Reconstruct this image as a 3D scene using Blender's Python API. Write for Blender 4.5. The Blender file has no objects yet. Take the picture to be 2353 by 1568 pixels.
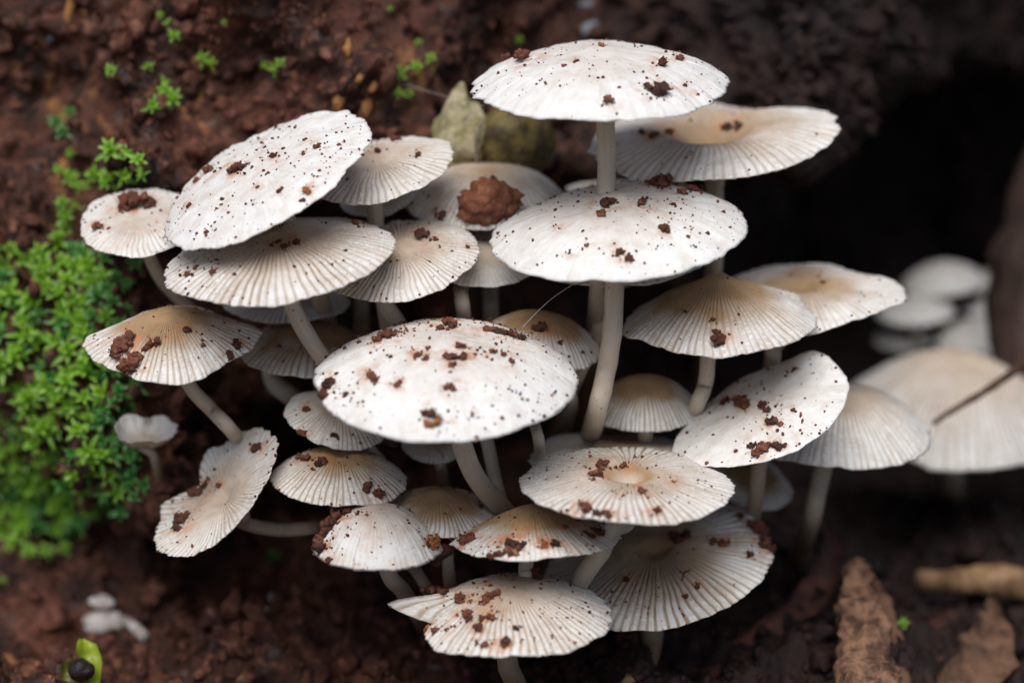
import bpy, math, random
import numpy as np
from mathutils import Vector, Matrix

random.seed(7)
rng = np.random.default_rng(11)
sc = bpy.context.scene
col = sc.collection

# ------------------------------------------------------------------ camera
PITCH = math.radians(18.0)
FOCUS = 0.40
CF = np.array([0.0, math.cos(PITCH), -math.sin(PITCH)])
CR = np.array([1.0, 0.0, 0.0])
CU = np.array([0.0, math.sin(PITCH), math.cos(PITCH)])
CC = np.array([0.0, 0.0, 0.08]) - FOCUS * CF
cam_data = bpy.data.cameras.new('camera')
cam = bpy.data.objects.new('camera', cam_data)
col.objects.link(cam)
cam.location = CC
cam.rotation_euler = (math.radians(90) - PITCH, 0, 0)
cam_data.lens = 90
cam_data.sensor_width = 36
cam_data.clip_start = 0.01
cam_data.clip_end = 500
cam_data.dof.use_dof = True
cam_data.dof.focus_distance = FOCUS - 0.004
cam_data.dof.aperture_fstop = 8.5
sc.camera = cam

# ------------------------------------------------------------------ light
SUN_EL, SUN_AZ = 61.0, 192.0      # elevation, compass azimuth the light comes from (y axis = north)
world = bpy.data.worlds.new('World')
sc.world = world
world.use_nodes = True
wn = world.node_tree
bg = wn.nodes['Background']
sky = wn.nodes.new('ShaderNodeTexSky')
sky.sky_type = 'NISHITA'
sky.sun_disc = False
sky.sun_elevation = math.radians(SUN_EL)
sky.sun_rotation = math.radians(SUN_AZ)
sky.dust_density = 3.0
wn.links.new(sky.outputs[0], bg.inputs[0])
bg.inputs[1].default_value = 0.05
sd = bpy.data.lights.new('sun', 'SUN')
sd.energy = 1.5
sd.angle = math.radians(50)
sd.color = (1.0, 0.98, 0.955)
sun = bpy.data.objects.new('sun', sd)
col.objects.link(sun)
el, az = math.radians(SUN_EL), math.radians(SUN_AZ)
sdir = Vector((math.cos(el) * math.sin(az), math.cos(el) * math.cos(az), math.sin(el)))
sun.rotation_euler = sdir.to_track_quat('Z', 'Y').to_euler()
sc.view_settings.view_transform = 'Standard'
sc.view_settings.look = 'None'
sc.view_settings.gamma = 1.0
sc.view_settings.exposure = 0.86
sc.cycles.max_bounces = 6
sc.cycles.diffuse_bounces = 4
sc.cycles.use_denoising = True

# ------------------------------------------------------------------ helpers
K = 0.4 / 2352.0                      # metres per picture unit and metre of depth


def P(u, v, D=0.0):
    """point seen at (u, v) of a 2352 x 1568 picture, D centimetres behind the focus plane"""
    d = FOCUS + D * 0.01
    return CC + d * (CF + (u - 1176) * K * CR + (784 - v) * K * CU)


def proj(V):
    q = np.asarray(V) - CC
    d = q @ CF
    return 1176 + (q @ CR) / d / K, 784 - (q @ CU) / d / K, d


def unit(v):
    v = np.asarray(v, float)
    return v / (np.linalg.norm(v, axis=-1, keepdims=True) + 1e-12)


def h3(ix, iy, iz, seed):
    h = (ix.astype(np.int64) * 374761393 + iy.astype(np.int64) * 668265263 + iz.astype(np.int64) * 2147483647
         + seed * 144269) & 0xFFFFFFFF
    h = ((h ^ (h >> 13)) * 1274126177) & 0xFFFFFFFF
    h = ((h ^ (h >> 15)) * 2246822519) & 0xFFFFFFFF
    return ((h ^ (h >> 16)) & 0xFFFFFF) / float(0xFFFFFF)


def vnoise(p, seed=0):
    p = np.asarray(p, float)
    i = np.floor(p).astype(np.int64)
    f = p - i
    f = f * f * (3 - 2 * f)
    r = 0
    for dx in (0, 1):
        for dy in (0, 1):
            for dz in (0, 1):
                w = (f[..., 0] if dx else 1 - f[..., 0]) * (f[..., 1] if dy else 1 - f[..., 1]) * (f[..., 2] if dz else 1 - f[..., 2])
                r = r + w * h3(i[..., 0] + dx, i[..., 1] + dy, i[..., 2] + dz, seed)
    return r * 2 - 1


def fbm(p, octv=4, seed=0, gain=0.5):
    a, s, r = 1.0, 1.0, 0
    for o in range(octv):
        r = r + a * vnoise(np.asarray(p) * s + 17.3 * o, seed + o)
        a *= gain
        s *= 2.03
    return r


def worley(p, seed=0):
    p = np.asarray(p, float)
    i = np.floor(p).astype(np.int64)
    best = np.full(p.shape[:-1], 9.0)
    for dx in (-1, 0, 1):
        for dy in (-1, 0, 1):
            for dz in (-1, 0, 1):
                c = i + np.array([dx, dy, dz])
                q = np.stack([c[..., k] + h3(c[..., 0], c[..., 1], c[..., 2], seed + 7 * k + 3) for k in range(3)], -1)
                best = np.minimum(best, np.sum((q - p) ** 2, -1))
    return np.sqrt(best)


def ss(a, b, x):
    t = np.clip((x - a) / (b - a), 0, 1)
    return t * t * (3 - 2 * t)


def mesh_of(name, V, F, mat=None, attrs=None, smooth=True):
    """F: array of quads or triangles (or a list of such arrays)"""
    me = bpy.data.meshes.new(name)
    V = np.asarray(V, np.float32)
    Fs = F if isinstance(F, list) else [F]
    Fs = [np.asarray(f, np.int32) for f in Fs if len(f)]
    me.vertices.add(len(V))
    me.vertices.foreach_set('co', V.ravel())
    nl = sum(f.size for f in Fs)
    npol = sum(len(f) for f in Fs)
    me.loops.add(nl)
    me.polygons.add(npol)
    me.loops.foreach_set('vertex_index', np.concatenate([f.ravel() for f in Fs]))
    st, o = [], 0
    for f in Fs:
        st.append(o + np.arange(len(f)) * f.shape[1])
        o += f.size
    me.polygons.foreach_set('loop_start', np.concatenate(st).astype(np.int32))
    if smooth:
        me.polygons.foreach_set('use_smooth', np.ones(npol, bool))
    for k, a in (attrs or {}).items():
        at = me.attributes.new(k, 'FLOAT_VECTOR', 'POINT')
        at.data.foreach_set('vector', np.asarray(a, np.float32).ravel())
    me.update()
    me.validate()
    if mat:
        me.materials.append(mat)
    return me


def obj(name, me, parent=None, loc=None):
    o = bpy.data.objects.new(name, me)
    col.objects.link(o)
    if parent is not None:
        o.parent = parent
    if loc is not None:
        o.location = loc
    return o


def tag(o, label=None, cat=None, group=None, kind=None):
    if label:
        o['label'] = label
    if cat:
        o['category'] = cat
    if group:
        o['group'] = group
    if kind:
        o['kind'] = kind
    return o


def grid_faces(nr, nc, wrap=False):
    r = np.arange(nr - 1)[:, None]
    c = np.arange(nc if wrap else nc - 1)[None, :]
    c2 = (c + 1) % nc
    return np.stack([r * nc + c, r * nc + c2, (r + 1) * nc + c2, (r + 1) * nc + c], -1).reshape(-1, 4)


def catmull(pts, n):
    pts = np.asarray(pts, float)
    pts = np.vstack([2 * pts[0] - pts[1], pts, 2 * pts[-1] - pts[-2]])
    out = []
    m = len(pts) - 3
    ts = np.linspace(0, m - 1e-6, n)
    for t in ts:
        i = int(t)
        f = t - i
        a, b, c, d = pts[i], pts[i + 1], pts[i + 2], pts[i + 3]
        out.append(0.5 * (2 * b + (c - a) * f + (2 * a - 5 * b + 4 * c - d) * f * f + (3 * b - a - 3 * c + d) * f ** 3))
    return np.array(out)


def tube(path, rad, nseg=14, cap_ends=True, lump=0.0, seed=0, flat=1.0):
    path = np.asarray(path)
    n = len(path)
    rad = np.broadcast_to(np.asarray(rad, float), (n,))
    T = unit(np.gradient(path, axis=0))
    ref = np.array([0.3, -0.9, 0.2])
    A = unit(np.cross(T, ref))
    B = np.cross(T, A)
    th = np.linspace(0, 2 * math.pi, nseg, endpoint=False)
    ring = A[:, None] * np.cos(th)[None, :, None] + flat * B[:, None] * np.sin(th)[None, :, None]
    rr = rad[:, None] * np.ones(nseg)[None]
    if lump:
        sc_ = 1.0 / max(rad.mean(), 1e-6)
        rr = rr * (1 + lump * fbm((path[:, None] + ring * rad[:, None, None]) * sc_ * 0.9, 3, seed))
    V = path[:, None] + ring * rr[..., None]
    V = V.reshape(-1, 3)
    F = [grid_faces(n, nseg, True)]
    if cap_ends:
        V = np.vstack([V, path[0], path[-1]])
        a, b = len(V) - 2, len(V) - 1
        k = np.arange(nseg)
        F.append(np.stack([np.full(nseg, a), (k + 1) % nseg, k], -1))
        o = (n - 1) * nseg
        F.append(np.stack([np.full(nseg, b), o + k, o + (k + 1) % nseg], -1))
    return V, F


def ico(sub):
    import bmesh
    bm = bmesh.new()
    bmesh.ops.create_icosphere(bm, subdivisions=sub, radius=1.0)
    V = np.array([v.co[:] for v in bm.verts])
    F = np.array([[v.index for v in f.verts] for f in bm.faces])
    bm.free()
    return V, F


ICO1, ICO2, ICO3, ICO4 = ico(1), ico(2), ico(3), ico(4)


# ------------------------------------------------------------------ materials
class NT:
    def __init__(self, name):
        self.m = bpy.data.materials.new(name)
        self.m.use_nodes = True
        self.t = self.m.node_tree
        self.b = self.t.nodes['Principled BSDF']
        self.out = self.t.nodes['Material Output']

    def n(self, kind, **kw):
        x = self.t.nodes.new('ShaderNode' + kind)
        for k, v in kw.items():
            setattr(x, k, v)
        return x

    def l(self, a, b):
        self.t.links.new(a, b)

    def put(self, sock, v):
        if hasattr(v, 'is_output'):
            self.l(v, sock)
        else:
            sock.default_value = v

    def math(self, op, a, b=0.0, clamp=False):
        x = self.n('Math', operation=op, use_clamp=clamp)
        self.put(x.inputs[0], a)
        self.put(x.inputs[1], b)
        return x.outputs[0]

    def mix(self, f, a, b):
        x = self.n('Mix', data_type='RGBA')
        self.put(x.inputs[0], f)
        self.put(x.inputs[6], a)
        self.put(x.inputs[7], b)
        return x.outputs[2]

    def noise(self, scale, detail=3.0, rough=0.55, vec=None, dist=0.0):
        x = self.n('TexNoise')
        x.inputs['Scale'].default_value = scale
        x.inputs['Detail'].default_value = detail
        x.inputs['Roughness'].default_value = rough
        x.inputs['Distortion'].default_value = dist
        if vec is not None:
            self.l(vec, x.inputs['Vector'])
        return x.outputs['Fac']

    def ramp(self, f, a, b, smooth=True):
        x = self.n('MapRange', interpolation_type='SMOOTHSTEP' if smooth else 'LINEAR')
        self.put(x.inputs['Value'], f)
        x.inputs['From Min'].default_value = a
        x.inputs['From Max'].default_value = b
        return x.outputs[0]

    def attr(self, name):
        x = self.n('Attribute', attribute_name=name)
        s = self.n('SeparateXYZ')
        self.l(x.outputs['Vector'], s.inputs[0])
        return s.outputs

    def bump(self, h, dist, strength=1.0, prev=None):
        x = self.n('Bump')
        x.inputs['Strength'].default_value = strength
        x.inputs['Distance'].default_value = dist
        self.l(h, x.inputs['Height'])
        if prev is not None:
            self.l(prev, x.inputs['Normal'])
        return x.outputs[0]

    def pos(self):
        return self.n('NewGeometry').outputs['Position']


def C(r, g, b):
    return (r, g, b, 1.0)


def mat_cap():
    m = NT('mushroom_cap')
    tan, groove, stren = m.attr('pig')
    ph, rr, stain = m.attr('cuv')
    pos = m.pos()
    # reticulate cells between the striae
    cv = m.n('CombineXYZ')
    m.l(ph, cv.inputs[0])
    m.l(m.math('MULTIPLY', rr, 34.0), cv.inputs[1])
    vo = m.n('TexVoronoi', feature='F1')
    vo.inputs['Scale'].default_value = 1.0
    vo.inputs['Randomness'].default_value = 0.75
    m.l(cv.outputs[0], vo.inputs['Vector'])
    cell = m.math('MULTIPLY', m.ramp(vo.outputs['Distance'], 0.28, 0.62), stren)
    mott = m.noise(420, 4, 0.6, pos)
    patch = m.ramp(m.noise(110, 3, 0.55, pos), 0.32, 0.60)
    cell = m.math('MULTIPLY', cell, m.math('MULTIPLY', patch, 0.42))
    g = m.math('MULTIPLY', groove, m.math('ADD', 0.65, m.math('MULTIPLY', mott, 0.6)))
    gf = m.math('MAXIMUM', g, cell, True)
    white = m.mix(m.ramp(mott, 0.35, 0.75), C(.84, .835, .815), C(.755, .735, .69))
    sv_ = m.n('CombineXYZ')
    m.l(m.math('MULTIPLY', ph, 0.45), sv_.inputs[0])
    m.l(m.math('MULTIPLY', rr, 3.0), sv_.inputs[1])
    strk = m.math('MULTIPLY', m.ramp(m.noise(1.0, 4, 0.65, sv_.outputs[0]), 0.45, 0.75), m.ramp(m.noise(160, 4, 0.6, pos), 0.35, 0.65))
    white = m.mix(m.math('MULTIPLY', strk, 0.75), white, C(.60, .55, .475))
    tanc = m.mix(mott, C(.44, .305, .175), C(.31, .195, .095))
    c = m.mix(m.math('MULTIPLY', tan, 2.0, True), white, tanc)
    grv = m.mix(m.math('MULTIPLY', tan, 1.0, True), C(.29, .21, .135), C(.15, .085, .038))
    c = m.mix(m.math('MULTIPLY', gf, 0.95, True), c, grv)
    st = m.math('MULTIPLY', m.ramp(m.noise(340, 6, 0.72, pos), 0.46, 0.62), m.math('MULTIPLY', stain, 1.3), True)
    c = m.mix(m.math('MULTIPLY', st, 0.85), c, C(.50, .21, .085))
    fine = m.math('MULTIPLY', m.ramp(m.noise(1500, 3, 0.7, pos), 0.66, 0.72), m.ramp(m.noise(200, 2, 0.5, pos), 0.40, 0.62))
    c = m.mix(m.math('MULTIPLY', fine, m.math('ADD', 0.30, stain), True), c, C(.30, .11, .05))
    m.l(c, m.b.inputs['Base Color'])
    m.b.inputs['Roughness'].default_value = 0.62
    m.b.inputs['Specular IOR Level'].default_value = 0.25
    m.b.inputs['Subsurface Weight'].default_value = 0.2
    m.b.inputs['Subsurface Radius'].default_value = (1.0, 0.75, 0.5)
    m.b.inputs['Subsurface Scale'].default_value = 0.0006
    n0 = m.bump(m.noise(380, 3, 0.5, pos), 0.0005, 0.6)
    n1 = m.bump(m.noise(1000, 4, 0.6, pos), 0.00028, 0.6, n0)
    n2 = m.bump(cell, 0.00018, 0.5, n1)
    m.b.inputs['Normal']
    m.l(n2, m.b.inputs['Normal'])
    return m.m


def mat_stem():
    m = NT('mushroom_stem')
    t, th, _ = m.attr('pig')
    pos = m.pos()
    cv = m.n('CombineXYZ')
    m.l(m.math('MULTIPLY', th, 26.0), cv.inputs[0])
    m.l(m.math('MULTIPLY', t, 5.0), cv.inputs[1])
    fib = m.noise(1.0, 4, 0.6, cv.outputs[0])
    c = m.mix(fib, C(.66, .59, .50), C(.47, .39, .30))
    c = m.mix(m.ramp(t, 0.10, 0.62), c, C(.27, .16, .085))
    sp = m.ramp(m.noise(1300, 2, 0.6, pos), 0.69, 0.73)
    c = m.mix(sp, c, C(.16, .06, .03))
    m.l(c, m.b.inputs['Base Color'])
    m.b.inputs['Roughness'].default_value = 0.5
    m.b.inputs['Subsurface Weight'].default_value = 0.3
    m.b.inputs['Subsurface Radius'].default_value = (1.0, 0.75, 0.5)
    m.b.inputs['Subsurface Scale'].default_value = 0.0012
    m.l(m.bump(fib, 0.0003, 0.5), m.b.inputs['Normal'])
    return m.m


def mat_soil(name, dark, mid, lite, wood=0.0, painted_shade=False, rough=0.75):
    m = NT(name)
    pos = m.pos()
    a = m.noise(90, 6, 0.62, pos)
    b = m.noise(420, 5, 0.65, pos)
    c = m.mix(m.ramp(a, 0.34, 0.66), dark, mid)
    c = m.mix(m.ramp(b, 0.48, 0.75), c, lite)
    if wood:
        mp = m.n('Mapping')
        mp.inputs['Scale'].default_value = (1.0, 1.0, 0.35)
        mp.inputs['Rotation'].default_value = (0.0, 0.5, 0.0)
        m.l(pos, mp.inputs[0])
        w = m.math('MULTIPLY', m.ramp(m.noise(260, 4, 0.6, mp.outputs[0]), 0.57, 0.66), m.ramp(m.noise(28, 2, 0.5, pos), 0.52, 0.66))
        c = m.mix(m.math('MULTIPLY', w, wood), c, C(.40, .18, .06))
        gp = m.math('MULTIPLY', m.ramp(m.noise(300, 3, 0.6, pos), 0.60, 0.68), 0.55)
        c = m.mix(gp, c, C(.16, .125, .115))
    if painted_shade:  # shade of the hollow side painted into the soil colour, deepening along x
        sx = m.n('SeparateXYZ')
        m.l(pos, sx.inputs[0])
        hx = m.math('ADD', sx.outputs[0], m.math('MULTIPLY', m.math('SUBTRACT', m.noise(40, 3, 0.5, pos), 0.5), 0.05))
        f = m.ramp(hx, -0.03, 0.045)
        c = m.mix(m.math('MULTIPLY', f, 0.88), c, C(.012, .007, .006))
    m.l(c, m.b.inputs['Base Color'])
    m.put(m.b.inputs['Roughness'], m.math('ADD', 0.38, m.math('MULTIPLY', b, rough * 0.6)))
    m.b.inputs['Specular IOR Level'].default_value = 0.35
    n1 = m.bump(m.noise(700, 5, 0.7, pos), 0.0012, 0.8)
    m.l(m.bump(b, 0.0016, 0.6, n1), m.b.inputs['Normal'])
    return m.m


def mat_leaf(name, c1, c2, trans=0.4, rough=0.35, scale=300, tip=None):
    m = NT(name)
    inf = m.n('ObjectInfo')
    f = m.math('ADD', m.math('MULTIPLY', m.noise(scale, 3, 0.5, m.pos()), 0.6), m.math('MULTIPLY', inf.outputs['Random'], 0.5), True)
    c = m.mix(f, c1, c2)
    if tip:
        c = m.mix(m.math('MULTIPLY', m.math('MULTIPLY', m.attr('pig')[0], m.math('ADD', .35, m.attr('pig')[1])), .8, True), c, tip)
    m.l(c, m.b.inputs['Base Color'])
    m.b.inputs['Roughness'].default_value = rough
    tr = m.n('BsdfTranslucent')
    m.l(c, tr.inputs[0])
    mx = m.n('MixShader')
    mx.inputs[0].default_value = trans
    m.l(m.b.outputs[0], mx.inputs[1])
    m.l(tr.outputs[0], mx.inputs[2])
    m.l(mx.outputs[0], m.out.inputs[0])
    return m.m


def mat_noise(name, c1, c2, scale, rough=0.7, stretch=(1, 1, 1), bump=0.001, detail=5, lo=.35, hi=.65, sss=0.0, spec=.3):
    m = NT(name)
    co = m.n('TexCoord')
    mp = m.n('Mapping')
    mp.inputs['Scale'].default_value = stretch
    m.l(co.outputs['Object'], mp.inputs[0])
    f = m.noise(scale, detail, 0.62, mp.outputs[0])
    m.l(m.mix(m.ramp(f, lo, hi), c1, c2), m.b.inputs['Base Color'])
    m.b.inputs['Roughness'].default_value = rough
    m.b.inputs['Specular IOR Level'].default_value = spec
    if sss:
        m.b.inputs['Subsurface Weight'].default_value = sss
        m.b.inputs['Subsurface Scale'].default_value = 0.001
    m.l(m.bump(f, bump, 0.7), m.b.inputs['Normal'])
    return m.m


M_CAP, M_STEM = mat_cap(), mat_stem()
M_GILL = mat_noise('mushroom_gills', C(.70, .62, .50), C(.58, .47, .34), 500, 0.6, bump=.0002, sss=.3)
M_BANK = mat_soil('bank_soil', C(.015, .0065, .0045), C(.110, .038, .022), C(.28, .112, .068), wood=0.9, painted_shade=True)
M_GRAIN = mat_soil('soil_grain', C(.028, .010, .007), C(.155, .053, .031), C(.36, .155, .098), painted_shade=True)
M_CRUMB = mat_soil('red_soil_crumb', C(.085, .027, .016), C(.215, .068, .038), C(.36, .14, .085))
M_CRUMBD = mat_soil('dark_soil_crumb', C(.050, .020, .014), C(.135, .046, .029), C(.23, .092, .06))
M_CRUMBO = mat_soil('orange_soil_crumb', C(.28, .09, .03), C(.46, .19, .06), C(.55, .30, .13))
M_MOSS = mat_leaf('moss_leaf', C(.065, .25, .014), C(.25, .54, .040), 0.4, 0.3, tip=C(.40, .64, .08))
M_MOSSD = mat_leaf('moss_leaf_deep', C(.035, .16, .030), C(.10, .32, .065), 0.35, 0.25, tip=C(.16, .42, .10))
M_STALK = mat_noise('moss_stalk', C(.06, .10, .02), C(.09, .05, .02), 600)

# ------------------------------------------------------------------ the soil bank and ground: one sheet
ZG = 0.020


def bank_y(x, z):
    """surface of the bank, metres, before the lumps"""
    xc, zc = x * 100, z * 100
    y = np.interp(zc, [0, 2, 4, 6, 8, 11, 14, 18, 24], [4.6, 4.2, 3.1, 2.8, 3.4, 4.7, 5.9, 7.8, 11.0])
    # hollow in the middle that the cluster grows from
    cav = ss(-6.2, -3.6, xc + 0.6 * np.sin(zc)) * (1 - ss(7.9, 9.4, zc + 0.3 * np.sin(xc * 1.3)))
    y = y + 6.5 * cav
    # the bank falls back into a deep recess beside the cluster, closing slightly above the view, a shape added to shade it
    edge = 2.0 + 0.36 * np.maximum(zc - 5, 0)
    rec = ss(0, 6.5, xc - edge) * (1 - 0.25 * ss(16, 20, zc))
    y = y + 10.5 * rec + 1.0 * np.exp(-((xc - .3) / 3.0) ** 2) * ss(7, 9, zc) + 2.2 * np.exp(-((xc - 3.4) / 2.6) ** 2) * ss(7.5, 9.5, zc)
    y = y + 0.9 * np.sin(xc * 0.55 + 0.8) + 0.35 * np.sin(xc * 1.7 + zc * 0.9)
    return y * 0.01


xs = np.concatenate([-np.geomspace(40, 0.16, 26), np.arange(-0.14, 0.1401, 0.0006), np.geomspace(0.16, 40, 26)])
gy = np.concatenate([np.geomspace(40, 0.36, 16), np.arange(0.34, 0.11, -0.0014), np.arange(0.11, 0.0001, -0.0008)])        # distance in front of the bank foot
bz = np.concatenate([np.arange(ZG, 0.150, 0.0006), np.linspace(0.152, 0.24, 24)])
py = np.geomspace(0.01, 40, 22)
X, rows = xs, []
foot = bank_y(X, np.full_like(X, ZG))
Yg = foot[None] - gy[:, None]
Zg = np.full_like(Yg, ZG) - 0.0 * Yg
Zg = Zg + 0.012 * ss(0.03, 0.16, X)[None] * -0.6 + np.where(gy[:, None] < 0.02, (0.02 - gy[:, None]) ** 2 * 8, 0)
Zb = np.repeat(bz[:, None], len(X), 1)
Yb = bank_y(np.repeat(X[None], len(bz), 0), Zb)
Zb = Zb + (Zg[-1] - ZG)[None] * (1 - ss(ZG, 0.06, Zb)) + 0.0032
Yp = Yb[-1][None] + py[:, None]
Zp = Zb[-1][None] + 0.02 * np.log1p(py * 20)[:, None]
SY = np.vstack([Yg, Yb, Yp])
SZ = np.vstack([Zg, Zb, Zp])
SX = np.repeat(X[None], len(SY), 0)
S = np.stack([SX, SY, SZ], -1)
nr, ncl = S.shape[:2]
dr = np.gradient(S, axis=0)
dc = np.gradient(S, axis=1)
N = unit(np.cross(dc, dr))
near = np.exp(-np.maximum(np.abs(SX) - 0.14, 0) / 0.2) * np.exp(-np.maximum(np.abs(SY) - 0.25, 0) / 0.3)
lump = 0.0060 * fbm(S * 45, 2, 1) + 0.0034 * fbm(S * 150, 3, 5)
wl = worley(S * 230 + 0.35 * fbm(S * 160, 2, 40)[..., None], 9)
wl2 = worley(S * 520, 19)
lump = lump + 0.0034 * (0.55 - wl) + 0.0014 * (0.5 - wl2) + 0.0006 * fbm(S * 900, 2, 31)
# long creases running down the bank
cre = np.abs(vnoise(np.stack([SX * 55 + SZ * 14, SY * 6, SZ * 10], -1), 77))
lump = lump - 0.0045 * np.exp(-(cre / 0.10) ** 2) * ss(ZG, .05, SZ)
S = S + N * (lump * near)[..., None]
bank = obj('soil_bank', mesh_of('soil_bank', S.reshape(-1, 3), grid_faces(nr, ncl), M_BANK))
tag(bank, kind='structure')
bu, bv, bd = proj(S.reshape(-1, 3))
bu, bv = bu.reshape(nr, ncl), bv.reshape(nr, ncl)
SF, NF = S.reshape(-1, 3), N.reshape(-1, 3)
okm = (bd > 0.2) & (bd < 0.8) & (bu.ravel() > -300) & (bu.ravel() < 2700) & (bv.ravel() > -200) & (bv.ravel() < 1900)
IDX = np.nonzero(okm)[0]
PU, PV, PD = bu.ravel()[IDX], bv.ravel()[IDX], bd[IDX]


def surf(u, v, rad=9.0):
    """the place of the bank or ground seen at (u, v): point, normal"""
    for r in (rad, rad * 2.5, rad * 8):
        k = np.nonzero((np.abs(PU - u) < r) & (np.abs(PV - v) < r))[0]
        if len(k):
            d = PD[k]
            k = k[d < d.min() + 0.006]
            j = k[np.argmin((PU[k] - u) ** 2 + (PV[k] - v) ** 2)]
            i = IDX[j]
            return SF[i].copy(), NF[i].copy()
    return P(u, v, 8), np.array([0, -1.0, 0])


# ------------------------------------------------------------------ mushrooms
CAPS = {}
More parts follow.
